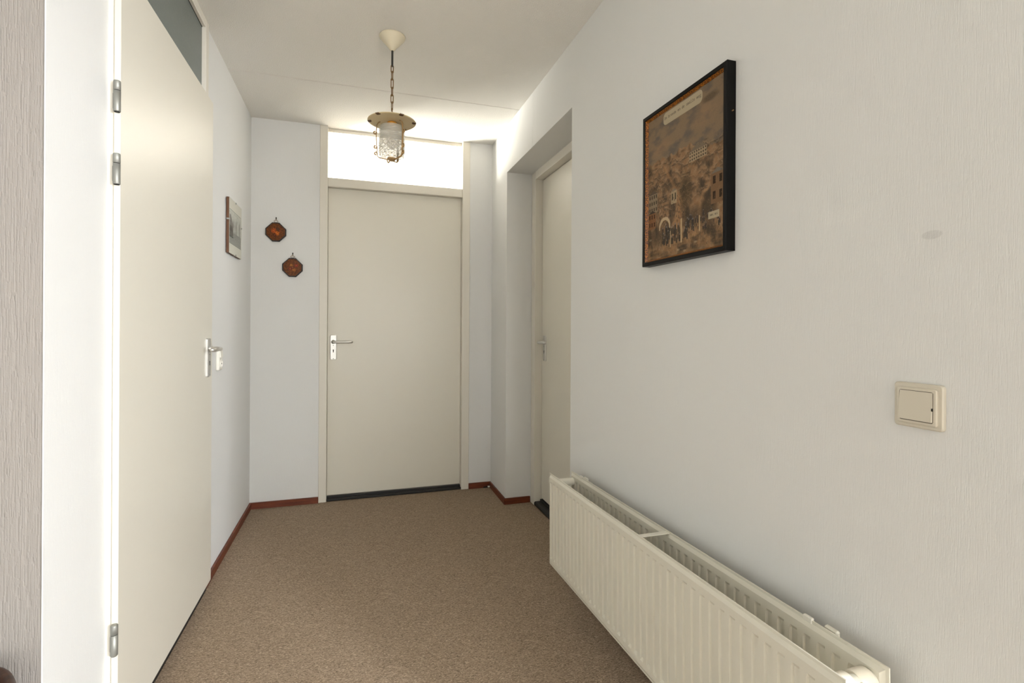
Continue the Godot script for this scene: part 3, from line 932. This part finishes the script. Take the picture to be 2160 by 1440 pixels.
func large_picture():
	var y0 := 1.377; var y1 := 1.8775; var z0 := 1.0895; var z1 := 1.4915
	var c := V(XR, (y0 + y1) / 2, (z0 + z1) / 2)
	var t := thing("framed_print", "large sepia hillside print in a black and tortoiseshell frame on the right wall", "picture", V(XR, y0, (z0 + z1) / 2))
	var off := -t.position
	var sub := Node3D.new()
	# black moulding
	var ring := func(x: float, i: float) -> Array: return frame_ring(null, x, y0 + i, y1 - i, z0 + i, z1 - i).map(func(p): return p + off)
	var inward := [V(0, 1, 0), V(0, 0, -1), V(0, -1, 0), V(0, 0, 1)]   # inner side normals for bottom, far, top, near
	var st := ST()
	var prof := [[XR - 0.0005, 0.0], [0.930, 0.0], [0.928, 0.002], [0.928, 0.0115], [0.9305, 0.0138]]
	var rings := []
	for p in prof: rings.append(ring.call(p[0], p[1]))
	ring_strip(st, rings, func(i, k): return -inward[k] if i == 0 else Vector3(-1, 0, 0) + (-inward[k] * 0.4 if i == 1 else inward[k] * 0.2))
	obj("frame", st, M_black_frame(), t)
	st = ST()
	rings = []
	for p in [[0.9305, 0.0138], [0.9375, 0.0190], [0.9395, 0.0200]]: rings.append(ring.call(p[0], p[1]))
	ring_strip(st, rings, func(i, k): return Vector3(-1, 0, 0) + inward[k] * 0.8)
	var tm := mat(Color.WHITE, 0.3); tm.albedo_texture = tortoise(); world_map(tm, Vector3(8, 8, 8)); tm.uv1_world_triplanar = true
	obj("gilt_liner", st, tm, t).set_meta("label", "amber and black tortoiseshell inner edge")
	st = ST(); bx(st, V(0.9415, y0 + 0.012, z0 + 0.012) + off, V(XR - 0.004, y1 - 0.012, z1 - 0.012) + off); obj("backing", st, M.dark_wood, t)
	var i := 0.0195
	var pm := mat(Color.WHITE, 0.6); pm.albedo_texture = hillside_print()
	gm_dull(pm)
	var pr := obj("print", picture_quad(V(0.9392, y1 - i, z1 - i) + off, V(0.9392, y1 - i, z0 + i) + off, V(0.9392, y0 + i, z0 + i) + off, V(0.9392, y0 + i, z1 - i) + off), pm, t)
	# title plate: pale lozenge with lettering
	var plate_m := mat(Color(0.66, 0.60, 0.49), 0.7)
	st = ST()
	var r0 := []; var r1 := []
	var zc := 1.2935; var hw := 0.094; var yc := 1.8345; var hh := 0.019; var rr := 0.014
	for q in 4:
		for s in 7:
			var a := (q + s / 6.0) * PI / 2
			var sx := 1.0 if q in [0, 3] else -1.0
			var sy := 1.0 if q in [0, 1] else -1.0
			var p := Vector2(sx * (hw - rr) + cos(a) * rr, sy * (hh - rr) + sin(a) * rr)
			r0.append(V(0.9391, yc + p.y, zc - p.x) + off); r1.append(V(0.9388, yc + p.y, zc - p.x) + off)
	loft(st, [r0, r1])
	obj("title_plate", st, plate_m, pr)
	lettering("De breede en de smalle weg", 0.0113, V(0.93875, yc + 0.002, zc) + off, pr)
	st = ST(); bx(st, V(0.9388, 1.4945, 1.172) + off, V(0.9391, 1.475, 1.128) + off); obj("sign_board", st, plate_m, pr)
	lettering("SMAL WEG", 0.007, V(0.93875, 1.4848, 1.150) + off, pr)
	# nail end peeping out on the near side
	st = ST(); tube(st, [V(XR - 0.012, 1.745, z0 + 0.002) + off, V(XR - 0.012, 1.745, z0 - 0.005) + off], 0.0015, 8); obj("hanging_pin", st, M.brass, t)
	sub.free()

func gm_dull(m: StandardMaterial3D):
	m.roughness = 0.75; m.metallic_specular = 0.25

func M_black_frame() -> StandardMaterial3D:
	var m := mat(Color(0.06, 0.058, 0.055), 0.4); m.metallic_specular = 0.25
	return m

func lettering(text: String, size: float, at: Vector3, parent: Node):
	var tm := TextMesh.new()
	var sf := SystemFont.new(); sf.font_names = PackedStringArray(["Droid Sans Mono"])
	tm.font = sf
	tm.text = text; tm.font_size = 32; tm.pixel_size = size / 32.0; tm.depth = 0.0003
	tm.curve_step = 2.0
	var mi := obj("lettering", tm, mat(Color(0.33, 0.30, 0.265), 0.8), parent)
	mi.transform = Transform3D(Basis(Vector3(0, 1, 0), -PI / 2), at)

func clip_picture():
	var y0 := 1.5465; var y1 := 1.8325; var z0 := 2.895; var z1 := 3.186; var xf := -0.6125
	var t := thing("clip_frame", "frameless glass clip picture with a grey village etching on the left wall", "picture", V(XL, y0, (z0 + z1) / 2))
	var off := -t.position
	var st := ST(); bx(st, V(XL + 0.004, y0, z0) + off, V(xf - 0.003, y1, z1) + off, 0.0005)
	var bm := mat(Color(0.34, 0.215, 0.12), 0.7)
	obj("backing_board", st, bm, t)
	st = ST(); bx(st, V(XL + 0.0003, y0 + 0.03, z0 + 0.03) + off, V(XL + 0.006, y1 - 0.03, z1 - 0.03) + off); obj("spacer", st, bm, t)
	var im := Image.create(400, 400, false, Image.FORMAT_RGB8)
	im.fill(Color(0.84, 0.82, 0.77))
	var rng := RandomNumberGenerator.new(); rng.seed = 12
	var r := Rect2i(10, 78, 372, 250)
	im.fill_rect(r, Color(0.76, 0.75, 0.715))
	var nz := noise(40, 0.03, 4)
	for y in range(r.position.y, r.end.y):
		for x in range(r.position.x, r.end.x):
			var c := Color(0.77, 0.76, 0.72).darkened(clampf(nz.get_noise_2d(x, y) * 0.25, 0, 0.25))
			if y > 236 + 14 * nz.get_noise_1d(x * 3.0): c = Color(0.56, 0.55, 0.52).darkened(clampf(nz.get_noise_2d(x * 3, y * 3) * 0.5, -0.2, 0.4))
			im.set_pixel(x, y, c)
	# a dark house with a steep roof at the near edge, bare trees, a distant church tower
	im.fill_rect(Rect2i(10, 196, 110, 76), Color(0.36, 0.32, 0.28))
	for k in 80: im.fill_rect(Rect2i(10, 196 - k, 130 - int(k * 1.2), 1), Color(0.48, 0.44, 0.41))
	for k in 4: im.fill_rect(Rect2i(22 + k * 24, 214, 10, 22), Color(0.16, 0.12, 0.1))
	im.fill_rect(Rect2i(10, 272, 120, 8), Color(0.2, 0.24, 0.2))
	im.fill_rect(Rect2i(318, 170, 22, 80), Color(0.5, 0.49, 0.475))
	for k in 60: im.fill_rect(Rect2i(318 + k / 6, 170 - k, 22 - k / 3, 1), Color(0.45, 0.44, 0.42))
	for k in 26:
		var p := Vector2(rng.randf_range(90, 260), 240)
		var q := p + Vector2(rng.randf_range(-10, 10), rng.randf_range(-130, -60))
		line(im, p, q, Color(0.5, 0.48, 0.45), 2)
		for b in 8:
			var s := p.lerp(q, rng.randf_range(0.4, 1.0))
			line(im, s, s + Vector2(rng.randf_range(-28, 28), rng.randf_range(-34, -6)), Color(0.56, 0.54, 0.51))
	for k in 400:
		var p := Vector2(rng.randf_range(14, 370), rng.randf_range(240, 322))
		line(im, p, p + Vector2(rng.randf_range(-14, 14), rng.randf_range(-4, 4)), Color(0.40, 0.39, 0.37).lerp(Color(0.72, 0.71, 0.68), rng.randf()))
	for e in [[10, 78, 372, 3], [10, 325, 372, 3], [10, 78, 3, 250], [379, 78, 3, 250]]:
		im.fill_rect(Rect2i(e[0], e[1], e[2], e[3]), Color(0.42, 0.41, 0.39))
	var m := mat(Color.WHITE, 0.5); m.albedo_texture = ImageTexture.create_from_image(im)
	gm_dull(m)
	var xq := xf - 0.0028
	obj("etching", picture_quad(V(xq, y1, z0) + off, V(xq, y1, z1) + off, V(xq, y0, z1) + off, V(xq, y0, z0) + off), m, t)
	var gm := mat(Color(0.9, 0.95, 0.93, 0.04), 0.2); gm.transparency = BaseMaterial3D.TRANSPARENCY_ALPHA; gm.metallic_specular = 0.15
	st = ST(); bx(st, V(xf - 0.002, y0, z0) + off, V(xf, y1, z1) + off); obj("glass_pane", st, gm, t)
	for p in [[y0, 0], [y1, 0], [0, z0], [0, z1]]:
		st = ST()
		if p[0] > 0.0:
			var s: float = 1.0 if p[0] == y1 else -1.0
			bx(st, V(XL + 0.004, p[0] - s * 0.007, 3.037) + off, V(xf + 0.001, p[0] + s * 0.001, 3.045) + off, 0.0003)
		else:
			var s: float = 1.0 if p[1] == z1 else -1.0
			bx(st, V(XL + 0.004, 1.716, p[1] - s * 0.007) + off, V(xf + 0.001, 1.724, p[1] + s * 0.001) + off, 0.0003)
		obj("spring_clip", st, M.steel, t)

func plaque(c: Vector2, label: String, seed_: int):
	var t := thing("octagon_plaque", label, "plaque", V(c.x, c.y - 0.061, ZB))
	var off := -t.position
	t.set_meta("group", "octagonal flower plaques on the back wall")
	var oct := func(hw: float, z: float) -> Array:
		var r := []
		var k := hw * 0.345
		for p in [[-k, -hw], [k, -hw], [hw, -k], [hw, k], [k, hw], [-k, hw], [-hw, k], [-hw, -k]]: r.append(V(c.x + p[0], c.y + p[1], z) + off)
		return r
	var st := ST()
	loft(st, [oct.call(0.058, ZB - 0.0003), oct.call(0.061, ZB - 0.004), oct.call(0.061, ZB - 0.018), oct.call(0.0575, ZB - 0.022), oct.call(0.0545, ZB - 0.022), oct.call(0.0535, ZB - 0.0205)])
	obj("wooden_rim", st, mat(Color(0.085, 0.045, 0.025), 0.45), t)
	# glossy amber face with pressed flowers
	var im := Image.create(256, 256, false, Image.FORMAT_RGB8)
	var rng := RandomNumberGenerator.new(); rng.seed = seed_
	var nz := noise(seed_, 0.03, 3)
	for y in 256:
		for x in 256: im.set_pixel(x, y, Color(0.30, 0.155, 0.04).lerp(Color(0.44, 0.235, 0.06), 0.5 + nz.get_noise_2d(x, y)))
	var set_: Array = [[[100, 108, 46, Color(0.62, 0.24, 0.06)], [150, 150, 34, Color(0.74, 0.36, 0.07)], [158, 84, 26, Color(0.12, 0.07, 0.07)], [112, 176, 30, Color(0.22, 0.06, 0.04)], [186, 112, 18, Color(0.3, 0.06, 0.05)]],
		[[96, 148, 34, Color(0.34, 0.09, 0.04)], [180, 96, 30, Color(0.42, 0.08, 0.05)], [110, 92, 24, Color(0.5, 0.3, 0.1)], [150, 164, 30, Color(0.5, 0.28, 0.07)], [130, 130, 26, Color(0.28, 0.08, 0.05)]]][0 if seed_ == 11 else 1]
	for fl in set_:
		for k in 46:
			var a := rng.randf() * TAU
			var l: float = fl[2] * rng.randf_range(0.6, 1.0)
			var p := Vector2(fl[0], fl[1])
			line(im, p, p + Vector2(cos(a), sin(a)) * l, (fl[3] as Color).lerp(Color(0.85, 0.5, 0.15), rng.randf() * 0.3), 3)
		blob(im, Vector2(fl[0], fl[1]), 7, 7, Color(0.75, 0.5, 0.2), rng)
	for k in 40:
		var p := Vector2(rng.randf_range(40, 216), rng.randf_range(60, 220))
		line(im, p, p + Vector2(rng.randf_range(-20, 20), rng.randf_range(-20, 20)), Color(0.25, 0.16, 0.05), 2)
	var sm := SurfaceTool.new(); sm.begin(Mesh.PRIMITIVE_TRIANGLES)
	var ring: Array = oct.call(0.0545, ZB - 0.0212)
	var mid := V(c.x, c.y, ZB - 0.0212) + off
	for k in 8:
		var v := [mid, ring[(k + 1) % 8], ring[k]]
		for p: Vector3 in v:
			sm.set_normal(Vector3(0, 0, 1))
			sm.set_uv(Vector2(0.5 + (p.x - mid.x) / 0.109, 0.5 - (p.y - mid.y) / 0.109)); sm.add_vertex(p)
	var fm := mat(Color.WHITE, 0.35); fm.albedo_texture = ImageTexture.create_from_image(im); fm.metallic_specular = 0.3
	obj("flower_face", sm.commit(), fm, t)
	var pts := []
	for k in 16: pts.append(V(c.x + cos(TAU * k / 16) * 0.0115, c.y + 0.070 + sin(TAU * k / 16) * 0.0075, ZB - 0.008) + off)
	st = ST(); tube(st, pts, 0.0014, 7, true)
	obj("hanging_ring", st, M.chain, t)
	st = ST(); tube(st, [V(c.x, c.y + 0.0605, ZB - 0.008) + off, V(c.x, c.y + 0.0645, ZB - 0.008) + off], 0.002, 8); obj("ring_eye", st, M.chain, t)
	var h := thing("wall_hook", "small dark hook holding the %s octagonal plaque" % ("upper left" if seed_ == 11 else "lower right"), "hook", V(c.x, c.y + 0.077, ZB))
	h.set_meta("group", "hooks of the octagonal plaques")
	st = ST()
	bx(st, Vector3(-0.0032, 0.006, 0.0003), Vector3(0.0032, 0.021, 0.004), 0.001)
	obj("hook_plate", st, mat(Color(0.16, 0.13, 0.1), 0.5, 0.4), h)
	st = ST(); tube(st, [Vector3(0, 0.01, 0.003), Vector3(0, 0.002, 0.006), Vector3(0, -0.0015, 0.0085), Vector3(0, -0.001, 0.0115), Vector3(0, 0.003, 0.0125)], 0.0012, 7); obj("hook_wire", st, M.chain, h)

# ------------------------------------------------------------------ switches
func light_switch():
	var y0 := 0.9985; var y1 := 1.0775; var z0 := 0.592; var z1 := 0.673
	var t := thing("light_switch", "square cream rocker light switch on the right wall", "light switch", V(XR, y0, (z0 + z1) / 2))
	var off := -t.position
	var R := func(x: float, i: float, rr: float) -> Array:
		var r := []
		for q in 4:
			for s in 5:
				var a := (q + s / 4.0) * PI / 2
				var sx := 1.0 if q in [0, 3] else -1.0
				var sy := 1.0 if q in [0, 1] else -1.0
				r.append(V(x, (y0 + y1) / 2 + sy * ((y1 - y0) / 2 - i - rr) + sin(a) * rr, (z0 + z1) / 2 + sx * ((z1 - z0) / 2 - i - rr) + cos(a) * rr) + off)
		return r
	var st := ST()
	loft(st, [R.call(XR - 0.0003, 0.0, 0.006), R.call(XR - 0.006, 0.0, 0.006), R.call(XR - 0.008, 0.0018, 0.005)])
	obj("cover_plate", st, M.plastic, t)
	st = ST()
	loft(st, [R.call(XR - 0.007, 0.0075, 0.004), R.call(XR - 0.0115, 0.0075, 0.004), R.call(XR - 0.0125, 0.0085, 0.003)])
	obj("inner_frame", st, M.plastic, t)
	st = ST()
	loft(st, [R.call(XR - 0.012, 0.0125, 0.003), R.call(XR - 0.01265, 0.0125, 0.003)])
	obj("rocker_gap", st, mat(Color(0.36, 0.32, 0.27), 0.7), t)
	# rocker, pressed at the top so its lower edge stands proud
	st = ST()
	var top := 0.0004; var bot := 0.0042
	var zc0 := z0 + 0.0135; var zc1 := z1 - 0.0135; var yb := y0 + 0.0145; var yt := y1 - 0.0135
	loft(st, [[V(XR - 0.012, yb, zc0) + off, V(XR - 0.012, yb, zc1) + off, V(XR - 0.012, yt, zc1) + off, V(XR - 0.012, yt, zc0) + off],
		[V(XR - 0.0125 - bot, yb, zc0) + off, V(XR - 0.0125 - bot, yb, zc1) + off, V(XR - 0.0125 - top, yt, zc1) + off, V(XR - 0.0125 - top, yt, zc0) + off]])
	obj("rocker", st, M.plastic, t)
	st = ST(); bx(st, V(XR - 0.0152, 1.0325, z0 + 0.0125) + off, V(XR - 0.0123, 1.0375, z0 + 0.014) + off); obj("indicator", st, M.dark_gap, t)

func wall_socket():
	var t := thing("switch_socket", "white light switch over a socket, partly behind the left door's handle", "wall socket", V(XL, 0.955, 2.75))
	var st := ST()
	var xo := 0.016
	bx(st, Vector3(0.0003, 0, -0.034), Vector3(xo, 0.105, 0.03), 0.004)
	obj("cover_plate", st, M.white_plastic, t)
	st = ST(); loft(st, [[Vector3(xo - 0.001, 0.062, -0.024), Vector3(xo - 0.001, 0.062, 0.02), Vector3(xo - 0.001, 0.096, 0.02), Vector3(xo - 0.001, 0.096, -0.024)],
		[Vector3(xo + 0.005, 0.062, -0.024), Vector3(xo + 0.005, 0.062, 0.02), Vector3(xo + 0.001, 0.096, 0.02), Vector3(xo + 0.001, 0.096, -0.024)]])
	obj("rocker", st, M.white_plastic, t)
	st = ST(); lathe(st, [Vector2(0.02, 0.0), Vector2(0.02, 0.004), Vector2(0.0175, 0.004), Vector2(0.0175, 0.001), Vector2(0, 0.001)], 24, Transform3D(Basis(Vector3(0, 0, 1), -PI / 2), Vector3(xo - 0.0005, 0.031, -0.002)))
	obj("socket_rim", st, M.white_plastic, t)
	st = ST()
	for z in [-0.0115, 0.0075]: lathe(st, [Vector2(0.0026, 0), Vector2(0.0026, 0.0012), Vector2(0, 0.0012)], 10, Transform3D(Basis(Vector3(0, 0, 1), -PI / 2), Vector3(xo + 0.0005, 0.031, z)))
	obj("socket_hole", st, M.black, t)

# ------------------------------------------------------------------ stand at the left edge
func umbrella_stand():
	var t := thing("umbrella_stand", "round dark brown wooden tub at the bottom left corner of the photo", "umbrella stand", V(-0.742, 0, 1.128))
	var st := ST()
	lathe(st, [Vector2(0.0, 0.0), Vector2(0.118, 0.0), Vector2(0.122, 0.006), Vector2(0.140, 0.25), Vector2(0.1435, 0.475)], 48, Transform3D.IDENTITY)
	obj("tub", st, M.dark_wood, t)
	st = ST()
	lathe(st, [Vector2(0.1435, 0.455), Vector2(0.1475, 0.468), Vector2(0.1478, 0.486), Vector2(0.144, 0.497), Vector2(0.138, 0.500), Vector2(0.132, 0.496), Vector2(0.129, 0.485), Vector2(0.128, 0.45)], 48, Transform3D.IDENTITY)
	obj("rim", st, M.dark_wood, t)
	st = ST()
	lathe(st, [Vector2(0.128, 0.475), Vector2(0.124, 0.30), Vector2(0.0, 0.30)], 48, Transform3D.IDENTITY)
	obj("lining", st, mat(Color(0.06, 0.035, 0.025), 0.8), t)

func small_details():
	# grey scuff on the wallpaper above the switch
	var im := Image.create(64, 32, false, Image.FORMAT_RGBA8)
	for y in 32:
		for x in 64:
			var d := Vector2((x - 31.5) / 31.5, (y - 15.5) / 15.5).length()
			im.set_pixel(x, y, Color(0.55, 0.53, 0.51, clampf((1.0 - d) * 0.5, 0, 0.10)))
	var m := mat(Color.WHITE, 0.9); m.albedo_texture = ImageTexture.create_from_image(im); m.transparency = BaseMaterial3D.TRANSPARENCY_ALPHA
	var x := XR - 0.0007
	var s := obj("wall_scuff", picture_quad(V(x, 1.3462, 0.634), V(x, 1.3462, 0.597), V(x, 1.329, 0.597), V(x, 1.329, 0.634)), m, get_node("wall_right"))
	s.set_meta("label", "faint grey scuff mark")
	# cable end at the foot of the back wall
	var t := thing("cable_clip", "tiny white cable end at the skirting in the far right corner", "cable", V(0.93, 0, ZB - 0.014))
	var st := ST(); tube(st, [Vector3(-0.03, 0.006, 0.004), Vector3(-0.015, 0.007, 0.006), Vector3(0.0, 0.008, 0.006), Vector3(0.012, 0.009, 0.003)], 0.004, 8)
	obj("cable", st, M.black, t)
	st = ST(); bx(st, Vector3(0.0, 0.004, 0.0005), Vector3(0.018, 0.014, 0.010), 0.002); obj("clip", st, M.white_plastic, t)
